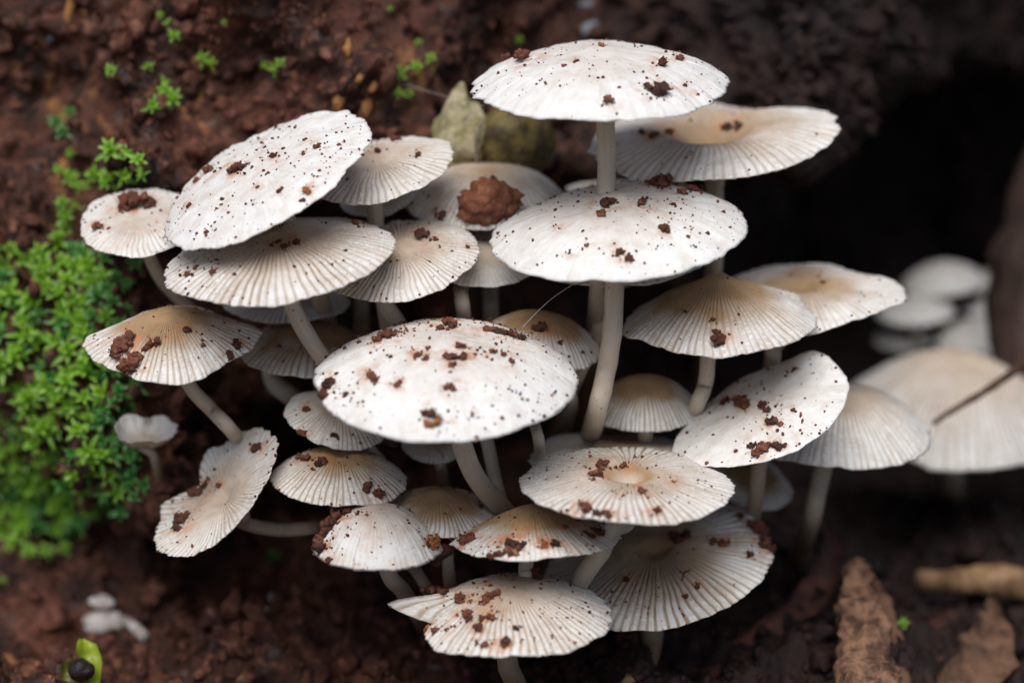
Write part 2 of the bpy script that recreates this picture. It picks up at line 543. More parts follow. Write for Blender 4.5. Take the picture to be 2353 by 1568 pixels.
# where the larger crumbs lie: picture place, size, colour
CRUMBS = {
    'T1': [(1205, 131, 46), (1518, 207, 50), (1492, 203, 26), (1400, 230, 25), (1522, 146, 30), (1378, 100, 17, 'o'), (1160, 120, 30), (1562, 131, 20), (1575, 193, 11), (1605, 213, 14), (1320, 138, 12), (1250, 185, 12), (1295, 147, 12)],
    'T2': [(1668, 290, 24, 'd'), (1695, 286, 22, 'd'), (1500, 310, 26, 'd'), (1540, 300, 22, 'r'), (1585, 345, 12), (1470, 300, 18)],
    'R2': [(1520, 418, 56), (1500, 420, 30), (1390, 470, 34), (1385, 488, 26), (1478, 466, 28), (1542, 466, 12), (1590, 433, 30), (1612, 427, 26), (1565, 440, 24), (1530, 524, 26), (1420, 580, 22), (1440, 594, 20), (1405, 585, 14), (1305, 579, 15), (1345, 560, 12), (1445, 578, 14, 'd'), (1280, 522, 12)],
    'L1': [(545, 383, 34), (530, 392, 26), (475, 390, 28, 'r'), (560, 378, 18), (625, 356, 20, 'd'), (725, 336, 18), (695, 345, 16), (702, 436, 24, 'o'), (697, 457, 15), (720, 400, 12), (450, 408, 20), (635, 385, 9), (590, 425, 10), (510, 452, 14, 'd'), (430, 470, 16), (470, 530, 13), (640, 435, 14), (605, 335, 16), (495, 475, 15)],
    'L1b': [(908, 316, 26), (957, 353, 17), (862, 345, 20)],
    'L0': [(310, 463, 50), (335, 462, 30), (290, 470, 26), (225, 520, 20)],
    'L2': [(817, 511, 20), (824, 517, 16), (681, 554, 18), (650, 563, 16, 'd'), (638, 552, 14), (485, 624, 18), (451, 608, 16), (556, 545, 16, 'r'), (512, 556, 20), (620, 560, 12), (430, 628, 14)],
    'L3': [(968, 540, 36, 'd'), (1000, 546, 13), (988, 548, 15), (1076, 563, 12)],
    'B1': [(1015, 490, 24, 'd'), (1128, 410, 26, 'd')],
    'R3': [(1645, 778, 38, 'd'), (1460, 706, 15, 'd'), (1660, 762, 8), (1690, 742, 9)],
    'R4': [(1878, 630, 16), (1891, 644, 12), (1820, 625, 12)],
    'R5': [(1665, 918, 24), (1698, 922, 34), (1712, 928, 22), (1755, 928, 26), (1768, 938, 22), (1775, 966, 30), (1790, 970, 16), (1745, 1030, 28), (1760, 1028, 28), (1780, 1022, 26), (1725, 1020, 20), (1735, 1040, 26), (1800, 1020, 14), (1820, 845, 12, 'd'), (1800, 860, 13, 'd'), (1745, 880, 12, 'd'), (1820, 937, 13)],
    'F1': [(1383, 1067, 32), (1372, 1086, 32), (1360, 1097, 10), (1435, 1068, 18), (1420, 1072, 10), (1470, 1125, 28), (1432, 1134, 16), (1545, 1100, 15, 'o'), (1340, 1166, 30), (1372, 1175, 22), (1398, 1182, 24), (1510, 1170, 22), (1500, 1178, 14), (1437, 1188, 12)],
    'F2': [(1555, 1240, 40, 'd'), (1572, 1224, 26, 'd'), (1543, 1224, 22), (1640, 1240, 22), (1660, 1245, 28), (1725, 1269, 19), (1728, 1208, 34), (1745, 1218, 40), (1756, 1236, 30), (1765, 1252, 30), (1773, 1262, 24), (1704, 1184, 18), (1440, 1326, 14, 'd'), (1600, 1344, 14), (1578, 1365, 14)],
    'F3': [(1178, 1245, 34, 'd'), (1166, 1262, 28), (1145, 1270, 22), (1192, 1252, 24), (1200, 1246, 18), (1250, 1246, 20, 'o'), (1272, 1244, 20, 'd'), (1378, 1222, 30, 'd'), (1360, 1226, 20), (1400, 1215, 24, 'd'), (1068, 1240, 36), (1080, 1228, 22), (1130, 1272, 18), (1175, 1270, 24, 'o'), (1300, 1205, 16)],
    'F4': [(775, 1185, 34), (755, 1205, 34), (742, 1225, 26), (735, 1248, 34), (800, 1168, 24), (995, 1240, 26, 'o'), (985, 1250, 16, 'd'), (728, 1275, 14), (840, 1178, 12), (752, 1285, 14)],
    'F5': [(1060, 1165, 12, 'd'), (1105, 1158, 14, 'd')],
    'F6': [(704, 1050, 26), (738, 1056, 30), (684, 1048, 22), (850, 1120, 30), (868, 1130, 28), (718, 1072, 14)],
    'F7': [(441, 1130, 34), (458, 1124, 26), (470, 1108, 18), (587, 1028, 28), (412, 1195, 34), (422, 1180, 26), (402, 1212, 26), (405, 1240, 12), (500, 1112, 16)],
    'F8': [(985, 1345, 46), (1018, 1356, 26), (1062, 1372, 32), (1138, 1358, 30), (1122, 1366, 28), (1112, 1378, 18), (1071, 1410, 24), (1074, 1420, 20), (1105, 1417, 20, 'd'), (1128, 1417, 22), (1138, 1400, 14, 'o'), (1022, 1440, 16), (1160, 1474, 28), (1112, 1478, 18), (1235, 1322, 36, 'd'), (1100, 1438, 24), (1184, 1438, 18, 'd'), (1130, 1472, 12), (1095, 1470, 16), (1080, 1375, 12), (1125, 1340, 16), (1000, 1440, 20), (965, 1440, 20, 'o')],
    'C': [(1028, 742, 36), (1018, 750, 26), (1040, 745, 24), (1120, 755, 30), (1150, 760, 36, 'd'), (1178, 768, 30), (1200, 774, 22), (885, 770, 36), (865, 778, 26), (905, 764, 22), (853, 868, 24), (850, 858, 20), (862, 876, 16), (912, 880, 20), (1030, 816, 22), (1046, 820, 24), (1045, 834, 18), (1066, 818, 26), (1026, 890, 16), (1046, 890, 24), (1180, 830, 18), (958, 812, 20), (978, 818, 18), (968, 822, 14), (1095, 810, 10), (1105, 809, 11), (995, 950, 30), (990, 968, 26, 'o'), (1008, 970, 26, 'o'), (750, 885, 30, 'd'), (745, 900, 30), (757, 872, 22), (1062, 789, 22), (1132, 803, 18), (1160, 812, 16), (980, 795, 14), (1140, 785, 16), (900, 815, 12), (1090, 955, 16), (1035, 836, 14), (790, 905, 14), (970, 948, 14), (1122, 815, 14, 'o')],
    'LL': [(290, 775, 34), (282, 795, 34), (270, 808, 26), (292, 830, 34), (312, 832, 32), (300, 842, 22, 'd'), (340, 790, 22), (360, 782, 18), (432, 756, 16, 'd'), (545, 790, 20), (528, 812, 18), (470, 788, 10)],
    'LM': [(700, 770, 12), (735, 785, 12), (640, 790, 10)],
    'M1': [(1245, 752, 34, 'd'), (1120, 735, 20, 'o'), (1290, 785, 12, 'd')],
    'M3': [(690, 990, 22), (770, 998, 18), (705, 935, 18)],
    'L4': [(1095, 545, 14)],
}


def make_mushroom(key, cu, cv, a, b, rot, D, h, label, stem, sw, phrase=None, tan=0.2, stri=0.6, pw=2.2, umbo=0.0, dep=0.0,
                  up=0.0, wav=0.03, bumps=(), edge=0.012, stain=0.15, nst=None, hi=True, knob=0.0, lens=0.0, depw=0.15, taper=1.15, group=None, red=0.0):
    seed = sum(ord(ch) * (i + 3) for i, ch in enumerate(key))
    rg = np.random.default_rng(seed)
    c0 = P(cu, cv, D)
    s = (FOCUS + D * 0.01) * K
    A = a * s
    toc = unit(CC - c0)
    upv = unit(CU - (CU @ toc) * toc)
    rt = np.cross(upv, toc)
    ro = math.radians(rot)
    e = math.asin(min(0.98, b / a))
    m = math.cos(ro) * rt + math.sin(ro) * upv
    u2 = -math.sin(ro) * rt + math.cos(ro) * upv
    n = math.cos(e) * u2 + math.sin(e) * toc
    y = np.cross(n, m)
    big = hi and a > 150
    nst = nst or (74 if a > 180 else 62 if a > 120 else 44)
    nth = nst * 6 if hi else 120
    nrg = 42 if big else (30 if hi else 16)
    th = np.linspace(0, 2 * math.pi, nth, endpoint=False)
    rr = np.linspace(0.0, 1, nrg) ** 0.8
    rr[0] = 0.004
    TH, RR = np.meshgrid(th, rr)
    circ = np.stack([np.cos(TH), np.sin(TH), np.zeros_like(TH)], -1)
    # radius with wobble, ragged edge and local bumps or notches
    R = 1 + wav * 0.9 * vnoise(circ * 1.3 + seed, 3) + edge * fbm(circ * 9 + seed, 3, 8) * 1.7 + 0.010 * vnoise(circ * 4 + seed, 18) - lens * np.sin(2 * TH) ** 2 * RR
    Zw = wav * 1.3 * fbm(np.stack([circ[..., 0] * 1.2, circ[..., 1] * 1.2, 0 * TH + seed], -1), 2, 4) * RR ** 1.6
    Zw = Zw + wav * 0.35 * vnoise(np.stack([np.cos(TH) * 4, np.sin(TH) * 4, RR * 2 + seed], -1), 6) * RR ** 2
    for (t0, wd, dr_, dz_) in bumps:
        dt = (np.degrees(TH) - t0 + 180) % 360 - 180
        g = np.exp(-(dt / wd) ** 2)
        R = R + dr_ * g * (RR ** 1.5 if dr_ > -0.2 else RR ** 3)
        Zw = Zw + dz_ * g * RR ** 2
    jit = 0.22 * vnoise(np.stack([np.cos(TH) * 12, np.sin(TH) * 12, RR * 2.0 + seed], -1), 12) + 0.25 * vnoise(np.stack([np.cos(TH) * 3, np.sin(TH) * 3, RR * 5 + seed], -1), 13)
    ph = TH / (2 * math.pi) * nst + jit
    g1 = np.clip(1.7 * (1 - np.abs((ph % 1) - 0.5) / 0.27), 0, 1) * ss(.13, .30, RR)
    g2 = np.clip(1.5 * (1 - np.abs(((ph + 0.5) % 1) - 0.5) / 0.13), 0, 1) * ss(.50, .85, RR + 0.15 * vnoise(np.stack([ph, 0 * ph, 0 * ph + seed], -1), 2))
    fade = 0.85 + 0.45 * vnoise(np.stack([np.cos(TH) * 2.2, np.sin(TH) * 2.2, RR * 2.5 + seed], -1), 14)
    G = np.maximum(g1, 0.3 * g2) * np.clip(fade, 0.45, 1)
    prof = h * (1 - RR ** pw) + umbo * np.exp(-(RR / 0.16) ** 2) - dep * np.exp(-(RR / depw) ** 2) + up * RR ** 4
    fine = 0.006 * fbm(np.stack([np.cos(TH) * RR * 7, np.sin(TH) * RR * 7, 0 * TH + seed], -1), 3, 21)
    Z = prof + Zw + fine - 0.016 * stri * G * ss(1.01, .96, RR) - 0.006 * stri * G * RR
    edgec = (R - 0.014 * (.1 + stri) * G * ss(.85, 1, RR)) * RR
    # rounded lip
    Z = Z - 0.010 * ss(.95, 1, RR)
    L = np.stack([edgec * np.cos(TH), edgec * np.sin(TH), Z], -1)
    top = L.reshape(-1, 3)
    # underside shell
    ru = np.array([0.985, 0.90, 0.72, 0.5, 0.3, 0.14])
    und = []
    for r_ in ru:
        i = int(np.argmin(np.abs(rr - r_)))
        q = L[i].copy()
        q[:, 2] -= 0.022 + 0.04 * (1 - r_)
        und.append(q)
    und = np.array(und)
    V = np.vstack([top, und.reshape(-1, 3)])
    F1 = grid_faces(nrg, nth, True)
    lastr = (nrg - 1) * nth
    k = np.arange(nth)
    k2 = (k + 1) % nth
    o = nrg * nth
    F2 = np.stack([lastr + k, lastr + k2, o + k2, o + k], -1)
    F3 = grid_faces(len(ru), nth, True) + o
    # pigments
    rc = np.clip(RR + 0.12 * fbm(np.stack([np.cos(TH) * RR * 3, np.sin(TH) * RR * 3, 0 * TH + seed + 5], -1), 2, 33), 0, 1)
    T = tan * (1 - ss(0.26, 0.90, rc)) + 0.25 * tan * np.exp(-(RR / 0.2) ** 2) - knob * np.exp(-(RR / 0.085) ** 2) + 0.6 * knob * np.exp(-((RR - .2) / 0.06) ** 2)
    T = np.clip(T, 0, 1)
    strn = stri * ss(.14, .36, RR)
    pig = np.stack([T, G * stri, strn], -1).reshape(-1, 3)
    Mx = np.stack([m, y, n], 0)           # rows: local axes
    wu, wv, _ = proj(c0 + A * (top @ Mx))
    sta = np.full(len(top), stain * 0.35)
    for q in CRUMBS.get(key, ()):          # rust from the wet crumbs has bled into the skin
        dd2 = ((wu - q[0]) ** 2 + ((wv - q[1]) * 1.6) ** 2) / (q[2] * 0.55 + 12) ** 2
        sta = np.maximum(sta, (0.60 + stain) * min(1.0, q[2] / 22) * np.exp(-dd2 * .6))
    cuv = np.stack([(ph + seed).ravel(), RR.ravel(), sta], -1)
    pu = np.zeros((len(und) * nth, 3))
    pu[:, 0] = 0.5
    cu_ = np.zeros_like(pu)
    pig = np.vstack([pig, pu])
    cuv = np.vstack([cuv, cu_])
    W = c0 + A * (V @ Mx)
    topW = W[:nrg * nth].reshape(nrg, nth, 3)
    # stem path: from under the cap through the given points to the soil
    ctr = c0 + A * (h - 0.14 - dep) * n
    pts = [ctr, ctr - n * A * 0.16]
    vis = [P(*q) for q in stem[:-1]]
    pts += vis
    eu, ev = stem[-1][:2]
    if len(stem[-1]) > 2:
        endp = P(*stem[-1])
    else:
        sp, sn = surf(eu, ev)
        endp = sp + 0.004 * unit(sp - CC)
    pts.append(endp)
    path = catmull(pts, 34)
    seglen = np.concatenate([[0], np.cumsum(np.linalg.norm(np.diff(path, axis=0), axis=1))])
    t = seglen / seglen[-1]
    rs = 0.5 * sw * s
    rad = rs * (1 + (taper - 1) * t) * (1 + 0.35 * np.exp(-seglen / (A * 0.10)))
    SV, SFc = tube(path, rad, 16, True, 0.05, seed)
    base = endp.copy()
    root = bpy.data.objects.new('mushroom', None)
    root.empty_display_size = 0.005
    col.objects.link(root)
    root.location = base
    tag(root, label, 'mushroom', group or 'white mushrooms of the cluster')
    capo = obj('cap', mesh_of('cap', W - base, [F1, F2, F3], M_CAP, {'pig': pig, 'cuv': cuv}), root)
    tt = np.repeat(t, 16)
    tha = np.tile(np.arange(16) / 16.0, len(t))
    sp_ = np.stack([tt, np.abs(tha - 0.5) * 2, 0 * tt], -1)
    sp_ = np.vstack([sp_, [[0, 0, 0], [1, 0, 0]]])
    obj('stem', mesh_of('stem', SV - base, SFc, M_STEM, {'pig': sp_}), root)
    # gills: corrugated sheet hanging under the cap, its folds as deep as the real blades
    ng = 56 if hi else 30
    nt2 = ng * 4
    rg2 = np.array([0.12, 0.2, 0.35, 0.5, 0.65, 0.8, 0.88, 0.94])
    th2 = np.arange(nt2) / nt2
    tri = np.abs(((np.arange(nt2) % 4) / 4.0) * 2 - 1)
    ii = np.round(th2 * nth).astype(int) % nth
    GV = []
    for r_ in rg2:
        i = int(np.argmin(np.abs(rr - r_)))
        q = L[i][ii].copy()
        q[:, 2] -= 0.030 + 0.04 * (1 - r_) + 0.07 * math.sin(math.pi * min(1, 1.0 - r_) ** 0.6) * float(ss(.95, .6, r_)) * (1 - tri)
        GV.append(q)
    GV = np.array(GV).reshape(-1, 3)
    obj('gills', mesh_of('gills', c0 + A * (GV @ Mx) - base, grid_faces(len(rg2), nt2, True), M_GILL, smooth=False), capo)
    # sampling data for what lies on it
    tn = unit(np.cross(np.gradient(topW, axis=1), np.gradient(topW, axis=0)))
    if np.mean(tn[nrg // 2] @ n) < 0:
        tn = -tn
    uu, vv, dd = proj(topW)
    CAPS[key] = dict(W=topW.reshape(-1, 3), N=tn.reshape(-1, 3), u=uu.ravel(), v=vv.ravel(), d=dd.ravel(), A=A, s=s, RR=RR.ravel(),
                     phrase=phrase, n=n, seed=seed, stain=stain)
    return root


MM = make_mushroom
# upper caps
MM('T1', 1378, 193, 299, 76, 0.5, 0.0, .25, 'topmost broad white cap standing highest on a straight pale stem', [(1390, 262, .1), (1392, 435, .2), (1372, 700, 1.2), (1345, 1050)], 42,
   'the topmost broad white cap', tan=.12, stri=.07, pw=2.7, umbo=.05, wav=.025, edge=.014, stain=.12)
MM('T2', 1637, 322, 284, 86, 3, 2.3, .16, 'wavy pale cap with sunken stained middle, tucked below and behind the topmost cap', [(1640, 410, 2.5), (1640, 600, 3.0), (1600, 1010)], 40,
   'the wavy cap behind the topmost one', tan=.42, stri=.75, dep=.24, depw=.30, wav=.03, bumps=[(115, 34, .0, .11), (62, 20, 0, -.09), (0, 28, .03, .12)], stain=.35)
MM('R2', 1420, 530, 297, 104, 5, 0.0, .25, 'broad bright white cap under the topmost cap, on a long curving brownish stem', [(1412, 630, .1), (1408, 740, .1), (1393, 850, .3), (1362, 980, 1.0), (1340, 1090)], 44,
   'the broad white cap below the topmost cap', tan=.14, stri=.06, pw=2.6, umbo=.05, wav=.03, bumps=[(60, 16, .0, .05), (35, 16, 0, -.03)], edge=.008, stain=.2, taper=1.3)
MM('L1', 605, 412, 262, 106, 27, -0.2, .13, 'steeply tilted oval white cap, highest of the caps on the mossy side', [(690, 560, .8), (740, 700, 1.5), (820, 950)], 40,
   'the steeply tilted oval white cap', tan=.06, stri=.10, pw=2.6, wav=.035, bumps=[(150, 30, -.03, -.03), (20, 25, .05, .0)], edge=.014, stain=.25)
MM('L1b', 868, 388, 178, 70, 14, 1.0, .16, 'striped pale cap half hidden behind the tilted oval white cap', [(860, 470, 1.3), (900, 800, 2.0), (960, 1020)], 38,
   'the striped cap behind the tilted oval cap', tan=.25, stri=.85, edge=.014, stain=.12)
MM('L0', 322, 508, 143, 76, 8, 1.2, .12, 'small pale cap jutting from behind the tilted oval cap toward the moss', [(370, 640, 2.0), (480, 760, 2.8), (560, 900)], 30,
   'the small cap behind the tilted oval cap near the moss', tan=.22, stri=.5, dep=.05, wav=.05, stain=.6)
MM('L2', 645, 592, 269, 94, 9, -0.3, .20, 'broad striped cap directly beneath the tilted oval white cap', [(664, 685, -.1), (700, 760, 0), (752, 835, .3), (860, 960, 1.8), (930, 1120)], 40,
   'the broad striped cap beneath the tilted oval cap', tan=.34, stri=.95, dep=.05, wav=.025, edge=.012, stain=.28)
MM('L3', 922, 594, 184, 92, 10, 0.4, .17, 'striped round cap overlapped by the broad striped cap beside it', [(882, 680, .6), (915, 745, .8), (985, 860, 2), (1040, 1080)], 40,
   'the striped round cap beside the broad striped one', tan=.30, stri=.95, edge=.012, stain=.12)
MM('L4', 1105, 585, 132, 74, -3, 1.3, .12, 'pale cap squeezed between the striped round cap and the broad white cap', [(1060, 655, 1.5), (1066, 740, 1.6), (1080, 1000)], 34,
   'the pale cap squeezed between two larger ones', tan=.25, stri=.5, stain=.15)
MM('B1', 1120, 465, 190, 62, 0, 2.3, .42, 'domed pale cap at the back carrying a large orange brown clod', [(1125, 640, 3.4), (1130, 760, 3.6), (1140, 1010)], 34,
   'the domed cap at the back', tan=.34, stri=.6, pw=2.6, stain=.25)
MM('B2', 868, 452, 90, 44, 12, 2.2, .12, 'small shaded cap in the gap below the half hidden striped cap', [(850, 560, 2.6), (830, 720, 3), (850, 960)], 34,
   tan=.5, stri=.7, stain=.2)
MM('B3', 1385, 432, 86, 18, 1, 3.6, .10, 'thin edge-on cap beside the straight stem of the topmost cap', [(1385, 520, 3.7), (1360, 800, 4), (1340, 1020)], 30,
   tan=.3, stri=.5, stain=.2)
MM('R2b', 1440, 606, 176, 48, 4, 1.4, .10, 'shaded cap just under the rim of the broad bright white cap', [(1376, 670, 1.7), (1372, 760, 1.8), (1310, 900, 2.2), (1260, 1060)], 34,
   tan=.3, stri=.6, stain=.15)
# caps on the hollow side
MM('R3', 1650, 738, 227, 72, 2, 0.7, .45, 'conical tan striped cap with pale raised knob in the middle', [(1627, 808, .9), (1620, 880, 1.0), (1590, 960, 2.0), (1540, 1120)], 36,
   'the conical tan striped cap', tan=.70, stri=1.0, pw=1.45, umbo=.08, knob=.55, wav=.03, bumps=[(38, 14, .03, .07)], stain=.15)
MM('R4', 1850, 680, 226, 88, 4, 2.3, .14, 'wide creamy cap behind the conical tan striped cap', [(1782, 790, 2.7), (1772, 840, 2.9), (1740, 1090)], 36,
   'the wide creamy cap behind the conical one', tan=.42, stri=.5, dep=.08, wav=.06, lens=.08, stain=.3)
MM('R5', 1748, 948, 206, 100, 21, 0.5, .10, 'twisted white cap with folded up rim, below the conical tan cap', [(1745, 1050, 1.4), (1730, 1180, 2.4), (1690, 1330)], 36,
   'the twisted white cap', tan=.10, stri=.05, pw=2.0, wav=.03, bumps=[(38, 24, .08, .12), (125, 30, -.10, -.03), (200, 26, .10, .0), (-60, 30, .02, -.05)], edge=.006, stain=.22)
MM('R6', 1925, 990, 218, 84, -2, 2.6, .48, 'grey striped domed cap behind the twisted white cap', [(1888, 1085, 2.8), (1862, 1200, 3.2), (1830, 1290)], 40,
   'the grey striped domed cap', tan=.32, stri=.75, pw=2.0, stain=.06)
MM('R7', 2185, 975, 268, 98, -9, 8.0, .66, 'big hazy pale cap beyond the grey striped one, crossed by a thin twig', [(2190, 1100, 8.6), (2180, 1150)], 48,
   tan=.30, stri=.6, pw=1.7, wav=.05, stain=.2)
MM('S1', 1482, 938, 126, 54, 0, 1.6, .62, 'brown striped dome in the shade beside the curving brownish stem', [(1480, 1020, 1.9), (1450, 1160)], 34,
   tan=.7, stri=1.0, pw=2.0, stain=.1)
MM('S2', 1425, 1050, 216, 56, 2, 1.3, .14, 'smooth cream cap mostly hidden behind the cap with a sunken middle', [(1420, 1140, 1.8), (1400, 1260)], 38,
   tan=.38, stri=.25, wav=.06, stain=.3)
MM('DK', 1725, 1105, 100, 62, -20, 3.4, .2, 'dim brown ragged cap in deep shade under the twisted white cap', [(1700, 1180, 3.6), (1690, 1290)], 26,
   tan=.8, stri=.7, stain=.2, wav=.05)
# middle and front caps
MM('C', 1025, 868, 305, 131, 0.5, -1.0, .30, 'large speckled white cap in the very middle of the cluster', [(1055, 995, -.9), (1092, 1095, -.5), (1165, 1180, .7), (1220, 1260, 2.2), (1240, 1330)], 46,
   'the large speckled middle cap', tan=.12, stri=.05, pw=2.5, umbo=.035, wav=.02, edge=.007, stain=.3)
MM('M1', 1238, 792, 145, 48, -9, 0.9, .52, 'tan domed cap peeping over the back rim of the large middle cap', [(1270, 880, 1.5), (1310, 930, 2), (1260, 1060)], 36,
   'the tan dome behind the large middle cap', tan=.85, stri=.6, pw=2.4, stain=.2)
MM('M2', 1215, 935, 86, 32, 10, 0.4, .10, 'small white cap edge poking out under the large middle cap', [(1228, 975, .5), (1240, 1040, .9), (1235, 1180)], 26,
   tan=.15, stri=.8, stain=.05)
MM('M3', 770, 962, 122, 62, -14, 0.8, .32, 'pale striped cap sheltering under the mossy side of the middle cap', [(815, 1000, 1.3), (870, 1060, 1.8), (940, 1130)], 36,
   'the pale cap sheltering under the middle one', tan=.30, stri=.75, stain=.3)
MM('M4', 1000, 1018, 78, 44, 0, 1.8, .15, 'small dim cap deep under the large middle cap', [(1015, 1080, 2.2), (1020, 1160)], 26,
   tan=.4, stri=.7, stain=.1)
MM('M5', 1100, 955, 60, 24, 0, 1.0, .10, 'slim pale stem with tiny hidden cap behind the middle cap stem', [(1118, 1010, 1.1), (1135, 1090, 1.3), (1150, 1150, 1.8), (1165, 1230)], 30,
   tan=.3, stri=.6)
MM('LL', 395, 793, 204, 86, 4, 0.2, .40, 'pointed tan cap beside the moss with clods piled on one end', [(432, 880, .5), (485, 940, .9), (545, 1005, 1.4), (640, 1130)], 33,
   'the pointed tan cap beside the moss', tan=.55, stri=.8, pw=1.5, wav=.03, lens=.14, bumps=[(178, 16, .0, .06), (60, 22, .02, .05), (0, 16, .02, .05)], stain=.5)
MM('LM', 720, 812, 168, 58, -4, 1.8, .42, 'brown striped cap behind the stem of the broad striped cap', [(745, 890, 2.4), (780, 960, 3.0), (800, 1060)], 40,
   'the brown striped cap', tan=.85, stri=.95, pw=1.9, stain=.25)
MM('LB', 660, 695, 142, 48, 0, 2.2, .16, 'shaded pale cap under the broad striped cap', [(640, 780, 2.8), (625, 870, 3.0), (690, 930, 3.4), (780, 1040)], 42,
   tan=.4, stri=.8)
MM('SL', 331, 995, 68, 34, -4, 1.9, -.26, 'tiny broken cup shaped cap beside the moss', [(352, 1045, 2.1), (366, 1100, 2.6), (375, 1140)], 20,
   tan=.25, stri=.8, up=.25, wav=.10, bumps=[(90, 20, -.25, -.05), (10, 16, .08, .12)], edge=.03, hi=True)
MM('F7', 505, 1133, 186, 80, 47, 0.5, -.02, 'funnel cap tipped on its side with a torn notch, stem running level', [(560, 1200, 1.3), (640, 1216, 1.7), (740, 1208, 2.0), (850, 1190)], 32,
   'the tipped funnel cap', tan=.28, stri=.8, dep=.12, up=.05, wav=.05, bumps=[(100, 11, -.42, .02), (75, 8, .10, .06), (125, 9, .06, .06)], edge=.016, stain=.35)
MM('F6', 778, 1098, 158, 62, -3, 0.4, .42, 'striped low dome between the tipped funnel cap and the tan knobbed cap', [(775, 1175, 1.0), (800, 1280, 2)], 34,
   'the striped low dome', tan=.55, stri=.9, pw=1.9, dep=.08, stain=.25)
MM('F5', 1010, 1177, 129, 57, -2, 0.3, .40, 'tan cap with a round brown knob, beside the middle cap stem', [(1024, 1240, .6), (1032, 1330, 1.2), (1040, 1400)], 28,
   'the tan knobbed cap', tan=.80, stri=.85, pw=1.7, umbo=.04, knob=.35, stain=.2)
MM('F4', 868, 1255, 148, 55, 1, -0.3, .68, 'egg-like pale dome with soil crusted along its rim', [(892, 1315, 0), (920, 1350, .5), (960, 1410, 1.8), (990, 1450)], 38,
   'the egg-like pale dome', tan=.22, stri=.25, pw=2.3, wav=.02, stain=.55)
MM('F4b', 925, 1268, 62, 36, 0, 0.8, .15, 'small shaded cap tucked behind the egg-like pale dome', [(955, 1310, 1.2), (985, 1360, 1.8), (1000, 1420)], 26,
   tan=.3, stri=.4)
MM('F3', 1228, 1252, 192, 44, 3, -0.6, .50, 'rusty stained fluted cap under the cap with a sunken middle', [(1208, 1300, -.3), (1215, 1350, .2), (1225, 1460)], 34,
   'the rusty stained fluted cap', tan=.80, stri=.6, pw=1.5, up=.04, wav=.04, edge=.016, stain=.75)
MM('F2', 1510, 1290, 268, 144, 9, 1.5, .16, 'largest low cap, beaded stripes and a soil crust along its far rim', [(1500, 1430, 1.9), (1490, 1500, 2.0), (1455, 1590)], 50,
   'the largest low cap', tan=.42, stri=1.0, dep=.08, wav=.03, bumps=[(35, 20, .03, .05), (18, 8, -.04, -.06)], edge=.006, stain=.2)
MM('F1', 1441, 1120, 245, 88, -3, -1.0, .16, 'round striped cap with a sunken middle and scalloped rim', [(1410, 1212, -.9), (1375, 1275, -.6), (1335, 1330, -.1), (1290, 1430, 1.2), (1280, 1490)], 44,
   'the round striped cap with a sunken middle', tan=.30, stri=.95, dep=.20, up=.04, wav=.02, edge=.014, stain=.18, knob=.3)
MM('F8', 1175, 1414, 230, 92, 3, -0.8, .32, 'lowest striped cap with a torn pointed flap, on a short curved stem', [(1165, 1512, -.6), (1185, 1570, -.2), (1235, 1680)], 46,
   'the lowest torn cap', tan=.30, stri=.85, pw=1.8, wav=.03, bumps=[(168, 8, .30, .10), (187, 9, -.19, 0.0), (205, 14, -.05, 0)], edge=.014, stain=.4)
# far group in the recess
FAR = 'small out of focus mushrooms deep in the hollow'
FL = 'small blurred bluish white mushroom in the crowd deep in the hollow'
for i, (u, v, a, b, r, D, hh, su, sv) in enumerate([(2168, 646, 98, 32, 2, 13, .42, 2170, 760), (2278, 650, 48, 30, 30, 13.5, .5, 2290, 760), (2103, 716, 88, 32, 2, 12.3, .35, 2110, 800),
                                                   (2276, 706, 66, 22, 0, 13, .25, 2270, 790), (2234, 774, 84, 36, 8, 12, .4, 2240, 850), (2080, 778, 70, 26, 0, 12.8, .3, 2085, 850),
                                                   (2325, 842, 82, 42, -6, 11.2, .5, 2330, 930)]):
    MM('far%d' % i, u, v, a, b, r, D, hh, FL, [(su, sv, D + .3), (su + 5, sv + 60)], 22, tan=.08, stri=.2, hi=False, group=FAR)

# ------------------------------------------------------------------ soil crumbs on the caps
def blob(seed, sub=ICO2, parts=1, rough=.5):
    rg = np.random.default_rng(seed)
    Vs, Fs, o = [], [], 0
    for p in range(parts):
        V, F = sub
        q = V * (1 + rough * fbm(V * 1.9 + seed * 3.1 + p * 7, 4, seed, .7)[:, None])
        q = q * rg.uniform(.5, 1.05, 3)
        if parts > 1:
            sz = rg.uniform(.22, .55)
            off = unit(rg.normal(size=3)) * rg.uniform(.3, .75) * np.array([1, .8, .45])
            q = q * sz + (off if p else 0)
        Vs.append(q)
        Fs.append(F + o)
        o += len(V)
    return np.vstack(Vs), np.vstack(Fs)


CR_MESH = {}
for nm, mt in (('r', M_CRUMB), ('d', M_CRUMBD), ('o', M_CRUMBO)):
    CR_MESH[nm] = [mesh_of('soil_crumb', *blob(50 + k, ICO2, (1, 6, 9, 2, 7, 12)[k]), mt, smooth=False) for k in range(6)]


def cap_at(key, u, v):
    c = CAPS[key]
    w = (c['u'] - u) ** 2 + (c['v'] - v) ** 2
    m = np.nonzero(w < 36)[0]
    if len(m):
        k = m[np.argmin(c['d'][m])]
    else:
        k = int(np.argmin(w + (c['d'] - c['d'].min()) * 200))
    return c['W'][k], c['N'][k]


